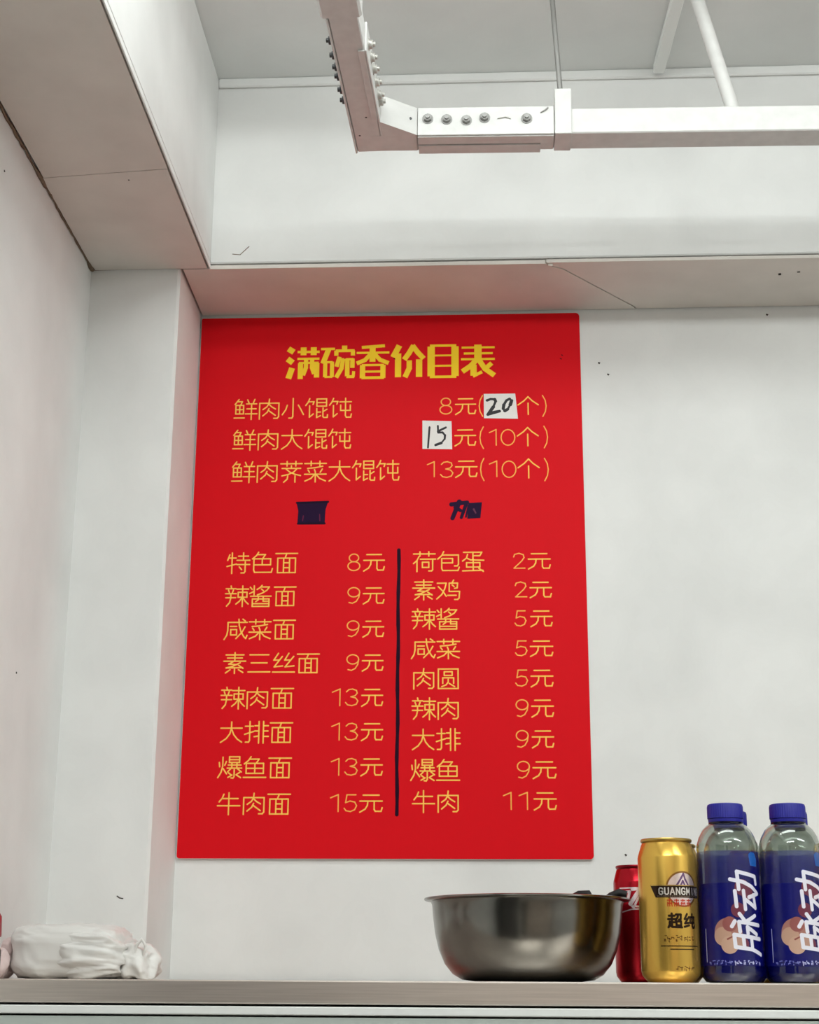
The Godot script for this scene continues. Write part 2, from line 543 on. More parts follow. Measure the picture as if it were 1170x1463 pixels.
func room() -> void:
	struct("floor", span(Vector3(LEFT - 0.1, -0.1, -0.1), Vector3(RIGHT + 0.1, 0, FRONT + 0.1), 0.0), M.floor, "dull brown shop floor, below the picture")
	struct("ceiling", span(Vector3(LEFT - 0.1, CEILING, -0.1), Vector3(RIGHT + 0.1, CEILING + 0.1, FRONT + 0.1), 0.0), M.ceiling, "flat grey-white ceiling above the hanging frame")
	var back := struct("wall_back", span(Vector3(LEFT, 0, -0.1), Vector3(RIGHT, CEILING, 0), 0.0), M.wall, "off-white painted wall behind the price board")
	for q in [[0.3279, 2.4416], [0.3415, 2.4221], [0.3444, 1.6876], [0.5924, 2.519]]:
		dash(back, "nail_hole", [Vector3(q[0], q[1], -0.001), Vector3(q[0] + 0.002, q[1] - 0.0015, 0.0004)], 0.0015, M.mark)
	var left := struct("wall_left", span(Vector3(LEFT - 0.1, 0, 0), Vector3(LEFT, CEILING, FRONT), 0.0), M.wall, "off-white painted side wall under the boxed beam")
	for q in [[2.4665, 0.5949], [1.88, 0.3878]]:
		dash(left, "nail_hole", [Vector3(LEFT - 0.001, q[0], q[1]), Vector3(LEFT + 0.0004, q[0] - 0.002, q[1])], 0.0013, M.mark)
	struct("wall_right", span(Vector3(RIGHT, 0, 0), Vector3(RIGHT + 0.1, CEILING, FRONT), 0.0), M.wall, "plain painted side wall out of the picture")
	struct("wall_front", span(Vector3(LEFT, 0, FRONT), Vector3(RIGHT, CEILING, FRONT + 0.1), 0.0), M.cream, "cream wall behind the viewer")
	var door := struct("door_1", span(Vector3(LEFT + 0.03, 0.0, FRONT - 0.03), Vector3(LEFT + 0.55, 2.1, FRONT), 0.004), M.room_dark, "dark door in the wall behind the viewer")
	obj("handle", tube([Vector3(LEFT + 0.49, 1.0, FRONT - 0.05), Vector3(LEFT + 0.49, 1.18, FRONT - 0.05)], [0.009], 10), M.bolt, door)
	obj("handle_post", tube([Vector3(LEFT + 0.49, 1.09, FRONT - 0.05), Vector3(LEFT + 0.49, 1.09, FRONT - 0.03)], [0.007], 8), M.bolt, door)
	var pillar := struct("pillar", span(Vector3(LEFT - 0.02, 0, -0.01), Vector3(CORNER, CEILING, FACE), 0.004), M.wall, "off-white pillar standing between side wall and price board")
	dash(pillar, "scratch", [Vector3(-0.3437, 1.6189, FACE), Vector3(-0.340, 1.6163, FACE), Vector3(-0.335, 1.6154, FACE)], 0.0008, M.mark)

# boxed-in beams with separate boards on the underside; the joints are real gaps
func beams() -> void:
	var lift := 0.009
	var back := struct("beam_back", span(Vector3(CORNER, BEAM + lift, 0), Vector3(RIGHT, CEILING, FACE), 0.002), M.wall, "white boxed beam across the wall above the price board")
	var y0 := BEAM
	var y1 := BEAM + 0.006
	var seam := [Vector2(0.2425, 0.1715), Vector2(0.250, 0.163), Vector2(0.269, 0.151), Vector2(0.3844, 0.0117), Vector2(0.389, 0.003)]
	var one := PackedVector2Array([Vector2(CORNER + 0.003, 0.003), Vector2(CORNER + 0.004, FACE - 0.001)])
	for q in seam:
		one.append(q + Vector2(-0.0011, 0))
	var two := PackedVector2Array()
	for i in seam.size():
		two.append(seam[seam.size() - 1 - i] + Vector2(0.0011, 0))
	two.append(Vector2(0.243, FACE))
	two.append(Vector2(RIGHT - 0.002, FACE))
	two.append(Vector2(RIGHT - 0.002, 0.003))
	obj("soffit_board", slab(one, y0, y1), M.panel, back)
	var b := obj("soffit_board", slab(two, y0 + 0.0008, y1), M.panel, back)
	for q in [[0.5931, 0.1208, 0.002], [0.620, 0.127, 0.0012]]:
		dash(b, "nail_hole", [Vector3(q[0] - 0.002, y0 + 0.0006, q[1]), Vector3(q[0] + 0.002, y0 + 0.0006, q[1] + 0.0005)], q[2], M.mark)
	dash(back, "pencil_mark", [Vector3(-0.2251, 2.5541, FACE), Vector3(-0.2134, 2.5527, FACE), Vector3(-0.2002, 2.5663, FACE)], 0.0006, M.caulk)
	obj("filler_lump", tube([Vector3(0.2455, y0 - 0.0006, 0.1685), Vector3(0.252, y0 - 0.0005, 0.167)], [0.0016], 6), mat(Color8(226, 218, 210), 0.7), back)
	obj("cornice", span(Vector3(EDGE, CEILING - 0.015, FACE), Vector3(RIGHT, CEILING, FACE + 0.007), 0.002), M.wall, back)

	var left := struct("beam_left", span(Vector3(LEFT, BEAM + lift, FACE), Vector3(EDGE, CEILING, FRONT), 0.002), M.wall, "white boxed beam running along the side wall")
	obj("soffit_board", slab(PackedVector2Array([Vector2(LEFT + 0.004, FACE + 0.002), Vector2(EDGE - 0.0050, FACE + 0.002), Vector2(EDGE - 0.0050, 0.474), Vector2(LEFT + 0.004, 0.4566)]), y0, y1), M.panel, left)
	obj("soffit_board", slab(PackedVector2Array([Vector2(LEFT + 0.006, 0.4575), Vector2(EDGE - 0.0045, 0.4752), Vector2(EDGE - 0.0045, FRONT - 0.01), Vector2(LEFT + 0.006, FRONT - 0.01)]), y0 + 0.0004, y1), M.panel, left)
	obj("edge_strip", span(Vector3(EDGE - 0.0022, BEAM + 0.0004, FACE), Vector3(EDGE, BEAM + lift - 0.0002, FRONT - 0.01), 0.0004), M.wall, left)
	dash(left, "nail_hole", [Vector3(-0.3197, y0 + 0.0006, 0.4478), Vector3(-0.3177, y0 + 0.0006, 0.4478)], 0.0014, M.mark)
	# brown sealant along the joint with the side wall, thick in places
	var rng := RandomNumberGenerator.new()
	rng.seed = 11
	var path: Array = []
	var radii: Array = []
	for i in 60:
		var z := FACE + 0.004 + i * 0.013
		path.append(Vector3(LEFT + 0.0015 + rng.randf_range(-0.0008, 0.0014), BEAM + 0.0012 + rng.randf_range(-0.0012, 0.001), z))
		radii.append(rng.randf_range(0.0012, 0.0026) + (0.0028 if i < 2 else 0.0) + (0.0016 if absi(i - 21) < 2 else 0.0))
	obj("sealant_bead", tube(path, radii, 7), M.caulk, left)
	obj("sealant_bead", tube([Vector3(LEFT + 0.004, BEAM + 0.001, FACE + 0.001), Vector3(-0.37, BEAM + 0.002, FACE + 0.0008), Vector3(CORNER - 0.002, BEAM + 0.002, FACE + 0.0008)], [0.0012, 0.0008, 0.0012], 6), M.caulk, left)

# ------------------------------------------------------------------ the cabinet whose top carries the drinks
func cabinet() -> void:
	var x0 := LEFT + 0.004
	var x1 := 1.45
	var t := thing("glass_front_cabinet", "tall stainless steel cabinet with white rail and frosted doors below its top", "cabinet", Vector3(0, 0, 0))
	var top := obj("steel_top", span(Vector3(x0, 1.4875, 0.012), Vector3(x1, SHELF, 0.55), 0.0015), M.steel, t)
	top.set_meta("label", "brushed steel top with a turned-down front edge")
	obj("door_rail", span(Vector3(x0 + 0.004, 1.4762, 0.50), Vector3(x1 - 0.004, 1.4850, 0.5505), 0.001), M.rail, t)
	obj("back_panel", span(Vector3(x0 + 0.004, 0.08, 0.014), Vector3(x1 - 0.004, 1.4865, 0.026), 0.001), M.steel, t)
	for s in [x0, x1 - 0.02]:
		obj("side_panel", span(Vector3(s, 0.08, 0.027), Vector3(s + 0.02, 1.4750, 0.53), 0.001), M.steel, t)
	obj("bottom_panel", span(Vector3(x0 + 0.021, 0.08, 0.027), Vector3(x1 - 0.021, 0.11, 0.53), 0.001), M.steel, t)
	obj("inner_shelf", span(Vector3(x0 + 0.021, 0.80, 0.03), Vector3(x1 - 0.021, 0.815, 0.48), 0.001), M.steel, t)
	var glass := mat(Color8(186, 194, 188), 0.25)
	var mid := (x0 + x1) / 2
	for s in [[x0 + 0.022, mid + 0.02, 0.5435], [mid - 0.02, x1 - 0.022, 0.5365]]:
		var d := obj("glass_door", span(Vector3(s[0], 0.115, s[2]), Vector3(s[1], 1.474, s[2] + 0.005), 0.0008), glass, t)
		obj("door_handle", span(Vector3(s[0] + 0.05, 0.9, s[2] + 0.0055), Vector3(s[0] + 0.07, 1.02, s[2] + 0.011), 0.002), M.rail, d)
	for x in [x0 + 0.03, x1 - 0.03]:
		for z in [0.06, 0.50]:
			obj("foot", lathe([Vector2(0, 0), Vector2(0.02, 0), Vector2(0.022, 0.01), Vector2(0.015, 0.02), Vector2(0.015, 0.08), Vector2(0, 0.08)], 16), M.steel, t, Vector3(x, 0, z))

	# a dark locker beside the viewer, out of the picture, which the steel edge and the bowl mirror
	var k := thing("metal_locker", "dark grey metal locker on the side wall, out of the picture", "locker", Vector3(LEFT + 0.003, 0, 1.9))
	obj("body", span(Vector3(0, 0, -0.72), Vector3(0.16, 1.9, 0.72), 0.004), M.locker, k)
	for i in 3:
		var d := obj("door", span(Vector3(0.1605, 0.06, -0.71 + i * 0.475), Vector3(0.175, 1.85, -0.245 + i * 0.475), 0.003), M.locker, k)
		obj("handle", span(Vector3(0.1755, 0.95, -0.30 + i * 0.475), Vector3(0.19, 1.10, -0.285 + i * 0.475), 0.003), M.bolt, d)

# ------------------------------------------------------------------ the bolted frame under the ceiling
func bolt_mesh() -> ArrayMesh:
	var st := start()
	st.append_from(lathe([Vector2(0, 0), Vector2(0.0075, 0), Vector2(0.0075, 0.0012), Vector2(0, 0.0012)], 14), 0, Transform3D())
	st.append_from(lathe([Vector2(0, 0.0012), Vector2(0.0058, 0.0012), Vector2(0.0058, 0.0048), Vector2(0.0050, 0.0056), Vector2(0, 0.0056)], 6), 0, Transform3D())
	st.append_from(lathe([Vector2(0, 0.0056), Vector2(0.003, 0.0056), Vector2(0.003, 0.0085), Vector2(0, 0.0088)], 8), 0, Transform3D())
	return st.commit()

var bolt_shape: ArrayMesh

func place_bolt(m: Material, parent: Node, at: Vector3, out: Vector3, spin: float) -> void:
	if bolt_shape == null:
		bolt_shape = bolt_mesh()
	var b := obj("bolt", bolt_shape, m, parent)
	b.transform = Transform3D(Basis(Quaternion(Vector3.UP, out)) * Basis(Vector3.UP, spin), at)

func hanging_frame() -> void:
	var t := thing("hanging_frame", "white bolted channel frame hung on rods below the ceiling", "metal frame", Vector3(0.0, 2.587, 0.43))
	var o := -t.position
	var w: Material = M.white_frame
	var h := 0.040          # height of the channel
	# bar across, with a splice sleeve and a gap in its underside
	var across := Node3D.new()
	across.name = "cross_bar"
	t.add_child(across)
	across.rotation.z = -0.0095
	obj("channel", span(Vector3(-0.0175, 0.001, -0.0225), Vector3(0.0650, h - 0.002, 0.0195), 0.0015), w, across)
	obj("channel", span(Vector3(0.0652, 0.001, 0.0006), Vector3(0.2460, h - 0.004, 0.0195), 0.0006), w, across)
	obj("channel", span(Vector3(0.0652, 0.001, -0.0225), Vector3(0.2460, h - 0.004, -0.0032), 0.0006), w, across)
	obj("channel_cover", span(Vector3(0.0652, h - 0.0039, -0.0225), Vector3(0.2460, h - 0.002, 0.0195), 0.0006), w, across)
	obj("channel", span(Vector3(0.2462, 0.001, -0.0225), Vector3(1.5, h - 0.002, 0.0195), 0.0015), w, across)
	obj("sleeve_face", span(Vector3(0.0655, -0.001, 0.0197), Vector3(0.2455, h, 0.0225), 0.0006), w, across)
	obj("sleeve_sole", span(Vector3(0.0655, -0.0026, 0.0006), Vector3(0.2455, 0.0009, 0.0196), 0.0004), w, across)
	obj("sleeve_lip", span(Vector3(0.0655, -0.0026, -0.0240), Vector3(0.2285, 0.0009, -0.0030), 0.0004), w, across)
	obj("joint_plate", span(Vector3(0.2468, -0.0012, -0.0232), Vector3(0.2690, h + 0.026, 0.0230), 0.0008), w, across)
	for x in [0.0787, 0.1038, 0.1299, 0.154, 0.2096]:
		place_bolt(M.bolt, across, Vector3(x, 0.0215 + 0.002 * sin(x * 90.0), 0.0224), Vector3.BACK, x * 40.0)
	obj("wire_end", tube([Vector3(0.171, 0.022, 0.0230), Vector3(0.182, 0.024, 0.0238), Vector3(0.189, 0.0215, 0.0230)], [0.0009], 6), M.bolt_painted, across)
	obj("wire_end", tube([Vector3(0.228, 0.030, 0.0230), Vector3(0.234, 0.033, 0.0245), Vector3(0.238, 0.037, 0.0240)], [0.0009], 6), M.bolt, across)
	# bar running towards the viewer, turned a little
	var along := Node3D.new()
	along.name = "side_bar"
	t.add_child(along)
	along.rotation.y = -0.030
	obj("channel", span(Vector3(-0.0185, 0.0012, -0.0235), Vector3(0.0172, h - 0.002, 1.6), 0.0015), w, along)
	obj("sleeve_face", span(Vector3(0.0173, -0.0006, 0.020), Vector3(0.0198, h, 0.220), 0.0006), w, along)
	obj("sleeve_face", span(Vector3(-0.0212, -0.0006, -0.0240), Vector3(-0.0186, h, 0.285), 0.0006), w, along)
	obj("sleeve_sole", span(Vector3(0.0090, -0.0012, 0.060), Vector3(0.0172, 0.0010, 0.220), 0.0004), w, along)
	obj("clamp", span(Vector3(-0.0265, -0.0020, 0.288), Vector3(0.0225, h + 0.004, 0.360), 0.003), w, along)
	for z in [0.085, 0.110, 0.141, 0.162, 0.188, 0.220]:
		place_bolt(M.bolt_dark, along, Vector3(-0.0210, 0.016, z), Vector3.LEFT, z * 30.0)
	for z in [0.070, 0.086, 0.116, 0.146, 0.172, 0.200]:
		place_bolt(M.bolt_painted, along, Vector3(0.0197, 0.021, z), Vector3.RIGHT, z * 30.0)
	# bevelled gusset in the inner corner
	var gusset := obj("gusset", slab(PackedVector2Array([Vector2(0.0170, 0.0190), Vector2(0.0645, 0.0190), Vector2(0.0645, 0.0205), Vector2(0.0190, 0.0545), Vector2(0.0170, 0.0545)]), -0.0002, h), w, t)
	obj("screw", lathe([Vector2(0, 0), Vector2(0.0022, 0), Vector2(0.0018, 0.001), Vector2(0, 0.0012)], 8), M.bolt_dark, gusset, Vector3(0.0560, 0.021, 0.0266), Vector3(PI / 2, 0.0, 0))
	for q in [[-0.0115, 0.0195], [0.0004, 0.065]]:
		obj("screw", lathe([Vector2(0, 0), Vector2(0.0016, 0), Vector2(0, 0.001)], 8), M.bolt_dark, t, Vector3(q[0], 0.0012, q[1]), Vector3(PI, 0, 0))
	# what it hangs on: a thin rod and a slanting pipe up to the ceiling
	obj("threaded_rod", tube([Vector3(0.2567, 2.650, 0.43) + o, Vector3(0.2455, CEILING, 0.43) + o], [0.0036], 10), M.bolt, t)
	obj("hanger_pipe", tube([Vector3(0.4860, 2.620, 0.43) + o, Vector3(0.4332, CEILING, 0.43) + o], [0.0092], 16), w, t)
	obj("hanger_pipe", tube([Vector3(1.30, 2.610, 0.43) + o, Vector3(1.31, CEILING, 0.43) + o], [0.0092], 16), w, t)
	obj("hanger_pipe", tube([Vector3(-0.045, 2.620, 1.9) + o, Vector3(-0.045, CEILING, 1.9) + o], [0.0092], 16), w, t)

func ceiling_fittings() -> void:
	var t := thing("cable_trunking", "thin white cable trunking running over the ceiling to the beam", "trunking", Vector3(0.418, CEILING, 0.19))
	var st := start()
	var d := Vector3(0.0096, 0, 0.1974)
	add_box(st, d.normalized() * 0.105 + Vector3(0, -0.0065, 0), Vector3(0.0158, 0.012, 0.21), 0.001, Basis(Vector3.UP, atan2(d.x, d.z)))
	obj("channel", finish(st), M.rail, t)
	var st2 := start()
	add_box(st2, d.normalized() * 0.105 + Vector3(0, -0.0140, 0), Vector3(0.0172, 0.003, 0.211), 0.0008, Basis(Vector3.UP, atan2(d.x, d.z)))
	obj("snap_lid", finish(st2), M.rail, t)
	lamp("white batten ceiling light nearest the beam, above the picture", Vector3(0.22, CEILING, 1.0), LAMP_NEAR)
	lamp("white batten ceiling light behind the viewer, above the picture", Vector3(0.25, CEILING, 2.6), LAMP_FAR)
	lamp("white batten ceiling light near the opposite side wall, above the picture", Vector3(1.70, CEILING, 1.9), LAMP_SIDE)

# a wrap-around batten: the diffuser glows downwards and to both sides
func lamp(label: String, at: Vector3, radiance: float) -> void:
	var s := Vector3(1.2, 0.075, 0.14)
	var t := thing("ceiling_light", label, "ceiling light", at, 0.0, "ceiling lights")
	obj("housing", span(Vector3(-s.x / 2 - 0.012, -0.02, -0.05), Vector3(s.x / 2 + 0.012, 0, 0.05), 0.003), M.white_frame, t)
	for e in [-1.0, 1.0]:
		obj("end_cap", span(Vector3(e * (s.x / 2 + 0.006) - 0.005, -s.y, -s.z / 2), Vector3(e * (s.x / 2 + 0.006) + 0.005, -0.0205, s.z / 2), 0.003), M.white_frame, t)
	var glow := mat(Color8(245, 246, 242), 0.6)
	glow.emission_enabled = true
	glow.emission = LAMP_COLOR
	glow.emission_energy_multiplier = 3.0
	obj("light_diffuser", span(Vector3(-s.x / 2, -s.y, -s.z / 2), Vector3(s.x / 2, -0.0205, s.z / 2), 0.004), glow, t)
	for f in [[Vector3(0, -s.y - 0.003, 0), Vector3(-PI / 2, 0, 0), s.z], [Vector3(0, -s.y / 2 - 0.01, s.z / 2 + 0.003), Vector3(0, PI, 0), s.y - 0.02], [Vector3(0, -s.y / 2 - 0.01, -s.z / 2 - 0.003), Vector3(0, 0, 0), s.y - 0.02]]:
		var l := AreaLight3D.new()
		l.name = "light"
		t.add_child(l, true)
		l.position = f[0]
		l.rotation = f[1]
		l.area_size = Vector2(s.x, f[2])
		l.light_color = LAMP_COLOR
		l.light_energy = radiance * s.x * f[2]
		l.area_range = 12.0
		l.area_attenuation = 2.0
		l.shadow_enabled = true

# ------------------------------------------------------------------ the things on the cabinet
func steel_bowl() -> void:
	var t := thing("steel_bowl", "deep dark stainless steel bowl with a flared rim beside the red can", "bowl", Vector3(0.1966, SHELF, 0.36))
	var p: Array = []
	var outer := [[0.0, 0.0010], [0.060, 0.0], [0.078, 0.0022], [0.089, 0.0085], [0.0985, 0.020], [0.1055, 0.036], [0.1100, 0.055], [0.1125, 0.075], [0.1135, 0.0875]]
	for q in outer:
		p.append(Vector2(q[0], q[1]))
	for q in [[0.1150, 0.0915], [0.1215, 0.0925], [0.1230, 0.0935], [0.1228, 0.0952], [0.1200, 0.0958], [0.1140, 0.0948]]:
		p.append(Vector2(q[0], q[1]))
	for i in outer.size():
		var q: Array = outer[outer.size() - 1 - i]
		p.append(Vector2(maxf(q[0] - 0.0012, 0.0), q[1] + 0.0012))
	obj("bowl_body", lathe(p, 72), M.bowl, t)
	# a black handle lies in the bowl and shows over the rim at two places
	var k := thing("black_ladle", "black plastic ladle lying in the steel bowl, its handle over the rim", "ladle", Vector3(0.1966, SHELF, 0.36))
	obj("handle", tube([Vector3(0.030, 0.080, -0.020), Vector3(0.054, 0.0965, -0.010), Vector3(0.063, 0.1010, -0.006), Vector3(0.0735, 0.1015, -0.002), Vector3(0.0765, 0.096, 0.001), Vector3(0.090, 0.092, 0.004), Vector3(0.100, 0.0985, 0.006), Vector3(0.110, 0.1025, 0.008), Vector3(0.1185, 0.1005, 0.009)], [0.0035, 0.0045, 0.0048, 0.0046, 0.004, 0.004, 0.0048, 0.005, 0.004], 10), M.black, k)
	var cup: Array = []
	for i in 9:
		var a := PI / 2 * i / 8
		cup.append(Vector2(0.030 * sin(a), 0.028 * (1.0 - cos(a))))
	for i in 9:
		var a := PI / 2 * (8 - i) / 8
		cup.append(Vector2(0.028 * sin(a), 0.0015 + 0.0265 * (1.0 - cos(a))))
	obj("scoop", lathe(cup, 24), M.black, k, Vector3(0.012, 0.052, -0.026))

func can_profile(r: float, h: float) -> Array:
	var neck := r * 0.80
	return [Vector2(0, 0.004), Vector2(neck * 0.82, 0.004), Vector2(neck * 0.92, 0.0), Vector2(neck * 0.98, 0.0005), Vector2(r * 0.965, 0.0075), Vector2(r, 0.0125), Vector2(r, h - 0.021), Vector2(r * 0.985, h - 0.0185), Vector2(r * 0.865, h - 0.0065), Vector2(r * 0.835, h - 0.0045)]

func can(called: String, label: String, at: Vector3, r: float, h: float, print_map: Texture2D, base: Color, turn: float, group: String) -> Node3D:
	var t := thing(called, label, "drink can", at, turn, group)
	var m := mat(Color.WHITE, 0.24, 0.75)
	m.albedo_texture = print_map
	obj("can_body", lathe(can_profile(r, h), 56), m, t)
	var n := r * 0.835
	obj("can_lid", lathe([Vector2(n * 0.99, h - 0.0045), Vector2(n * 1.05, h - 0.003), Vector2(n * 1.06, h - 0.0012), Vector2(n * 1.03, h), Vector2(n * 0.97, h - 0.0008), Vector2(n * 0.93, h - 0.005), Vector2(0, h - 0.005)], 56), mat(base, 0.3, 0.9), t)
	obj("pull_tab", span(Vector3(-0.007, h - 0.0049, -0.004), Vector3(0.007, h - 0.0035, 0.016), 0.0006), mat(base.lightened(0.1), 0.3, 0.9), t)
	return t

# print for a can: x in millimetres round from the front, y in millimetres down from the top
func gold_print(r: float, h: float) -> ImageTexture:
	var w := 1024
	var k := w / (TAU * r * 1000.0)
	var im := Image.create(w, int(h * 1000.0 * k), false, Image.FORMAT_RGB8)
	im.fill(Color8(226, 182, 84))
	var g := glyphs()
	var at := func(x: float, y: float) -> Vector2: return Vector2(w / 2.0 + x * k, y * k)
	var dark := Color8(52, 36, 26)
	var brown := Color8(116, 76, 34)
	var c: Vector2 = at.call(14.0, 53.0)
	stroke(im, c, c, 20.0 * k, 20.0 * k, Color8(150, 104, 52))
	stroke(im, c, c, 18.0 * k, 18.0 * k, Color8(236, 214, 208))
	for s in [[6, 50, 12, 41, 15, 36], [15, 36, 17, 42, 22, 50], [11, 50, 14, 44, 17, 50]]:
		for i in [0, 2]:
			stroke(im, at.call(s[i], s[i + 1]), at.call(s[i + 2], s[i + 3]), 1.2 * k, 0.9 * k, Color8(110, 80, 120))
	fill(im, PackedVector2Array([at.call(-24, 48.5), at.call(44, 48.5), at.call(42, 62.5), at.call(-17.5, 62.5)]), dark)
	stroke(im, at.call(-23, 49), at.call(44, 49), 0.5 * k, 0.5 * k, Color8(214, 176, 96))
	var word := "GUANGMING"
	for i in word.length():
		var o: Vector2 = at.call(-14.0 + i * 6.4, 51.2)
		write(im, g[word[i]], Transform2D(Vector2(0.09 * k, 0), Vector2(0, 0.085 * k), o), 0.75 * k, Color8(236, 228, 220))
	for i in 26:
		stroke(im, at.call(-15.0 + i * 2.0, 60.9), at.call(-14.4 + i * 2.0, 60.9), 0.4 * k, 0.4 * k, Color8(160, 140, 120))
	for i in 4:                                   # red line of lettering under the ribbon
		for s in [[0, 0, 5, 0], [2.5, -1, 2.5, 6.5], [0.6, 2, 0.2, 6.5], [4.4, 2, 5, 6.5], [0, 3.4, 5, 3.4]]:
			stroke(im, at.call(-4.5 + i * 7.6 + s[0], 65.5 + s[1]), at.call(-4.5 + i * 7.6 + s[2], 65.5 + s[3]), 0.55 * k, 0.55 * k, Color8(206, 62, 40))
	for i in 2:
		var ch: String = "超纯"[i]
		write(im, g[ch], Transform2D(Vector2(0.165 * k, 0), Vector2(0, 0.170 * k), at.call(-5.0 + i * 18.0, 79.5)), 1.25 * k, dark)
	var rng := RandomNumberGenerator.new()
	rng.seed = 5
	for row in [[-11.0, 24.0, 104.0, 5.0, 0.45], [2.0, 24.0, 137.0, 4.0, 0.45]]:
		var x: float = row[0]
		while x < row[1]:
			for j in 4:
				var a := Vector2(x + rng.randf() * 3.0, row[2] + rng.randf() * row[3])
				var b := a + (Vector2(rng.randf_range(1.0, 2.6), 0) if j % 2 == 0 else Vector2(0, rng.randf_range(1.0, 2.6)))
				stroke(im, at.call(a.x, a.y), at.call(b.x, b.y), row[4] * k, row[4] * k, brown)
			x += 4.6
	stroke(im, at.call(-13, 115.5), at.call(34, 115.5), 0.55 * k, 0.55 * k, dark)
	stroke(im, at.call(-3, 119.0), at.call(26, 119.0), 0.5 * k, 0.5 * k, dark)
	return ImageTexture.create_from_image(im)

func red_print(r: float, h: float) -> ImageTexture:
	var w := 768
	var k := w / (TAU * r * 1000.0)
	var im := Image.create(w, int(h * 1000.0 * k), false, Image.FORMAT_RGB8)
	im.fill(Color8(176, 16, 34))
	var white := Color8(238, 222, 224)
	for s in [[-25, 24.6, 2, 24.4, 0.9], [-27.5, 39.5, -22.7, 29.5, 1.6], [-22.7, 29.5, -11, 29, 1.6], [-11, 29, -14, 40, 1.8], [-18, 33, -20, 38, 1.0], [-8, 26.5, 2, 25.5, 1.8], [2, 26, -10.5, 44, 2.6], [-10.5, 44, -6, 50, 1.4], [0, 36, -6, 47, 1.4], [-6, 47, 4, 48, 1.2], [-23.6, 54.6, -9.5, 51, 0.8], [-9.5, 51, 5, 50, 0.9]]:
		stroke(im, Vector2(w / 2.0 + s[0] * k, s[1] * k), Vector2(w / 2.0 + s[2] * k, s[3] * k), s[4] * k, s[4] * k, white)
	return ImageTexture.create_from_image(im)

func cans() -> void:
	var g := "golden beer cans beside the bottles"
	var gold := gold_print(0.0325, 0.155)
	var lid := Color8(206, 170, 92)
	can("beer_can", "golden beer can with a dark ribbon badge, in front of the others", Vector3(0.3519, SHELF, 0.48), 0.0325, 0.155, gold, lid, 0.0, g)
	can("beer_can", "golden beer can standing directly behind the front golden can", Vector3(0.3650, SHELF, 0.408), 0.0325, 0.155, gold, lid, 1.9, g)
	can("beer_can", "golden beer can glimpsed in the gap between the two front bottles", Vector3(0.4755, SHELF, 0.310), 0.0325, 0.155, gold, lid, 2.6, g)
	can("beer_can", "golden beer can cut off at the picture's edge beyond the bottles", Vector3(0.5640, SHELF, 0.470), 0.0325, 0.155, gold, lid, 0.8, g)
	can("soda_can", "slim red soda can with slanted white lettering behind the bowl rim", Vector3(0.3346, SHELF, 0.278), 0.0285, 0.140, red_print(0.0285, 0.140), Color8(150, 30, 44), 0.0, "")

# ------------------------------------------------------------------ bottles
func label_print(r: float, h: float) -> ImageTexture:
	var w := 1024
	var k := w / (TAU * r * 1000.0)
	var im := Image.create(w, int(h * 1000.0 * k), false, Image.FORMAT_RGBA8)
	im.fill(Color8(16, 18, 132, 120))
	var at := func(x: float, y: float) -> Vector2: return Vector2(w / 2.0 + x * k, y * k)
	var g := glyphs()
	# sky-blue bubble, peach, dark red patches behind the lettering
	fill(im, PackedVector2Array([at.call(20, 4), at.call(24, 1), at.call(30, 2), at.call(34, 9), at.call(33, 17), at.call(22, 16)]), Color8(30, 96, 178, 255))
	for q in [[10.0, 40.0, 9.0], [16.0, 46.0, 8.0], [4.0, 64.0, 8.0], [9.0, 100.0, 6.0]]:
		var c: Vector2 = at.call(q[0], q[1])
		stroke(im, c, c, q[2] * k, q[2] * k, Color8(112, 44, 66, 245))
	for q in [[-8.0, 88.0, 15.5, 186, 128, 116], [-14.0, 92.0, 10.0, 214, 170, 146], [-7.0, 101.0, 9.5, 220, 178, 154], [4.0, 99.0, 6.0, 206, 160, 142], [-6.0, 79.0, 8.0, 168, 96, 92]]:
		var c: Vector2 = at.call(q[0], q[1])
		stroke(im, c, c, q[2] * k, q[2] * k, Color8(int(q[3] * 0.9), int(q[4] * 0.9), int(q[5] * 0.9)))
	stroke(im, at.call(-9, 95), at.call(-3, 92), 0.9 * k, 0.7 * k, Color8(140, 74, 66))
	# two large characters that read upwards
	var pen := Color8(232, 230, 240)
	for i in 2:
		var ch: String = "脉动"[i]
		var o: Vector2 = at.call(-3.5, 108.0 - i * 46.0)
		write(im, g[ch], Transform2D(Vector2(-0.03 * k, -0.43 * k), Vector2(0.385 * k, 0.05 * k), o), 2.15 * k, pen)
	# small print along the lower edge and a hairline
	var rng := RandomNumberGenerator.new()
	rng.seed = 8
	for j in 13:
		var x := -33.0 + j * 5.0
		for s in 4:
			var a := Vector2(x + rng.randf() * 3.2, 117.5 + rng.randf() * 3.4)
			var b := a + (Vector2(rng.randf_range(0.8, 2.0), 0) if s % 2 else Vector2(0, rng.randf_range(0.8, 2.0)))
			stroke(im, at.call(a.x, a.y), at.call(b.x, b.y), 0.45 * k, 0.45 * k, Color8(206, 206, 224) if j > 5 else Color8(120, 124, 170))
	stroke(im, at.call(-36.5, 84), at.call(-36.5, 119), 0.5 * k, 0.5 * k, Color8(190, 194, 220))
	return ImageTexture.create_from_image(im)

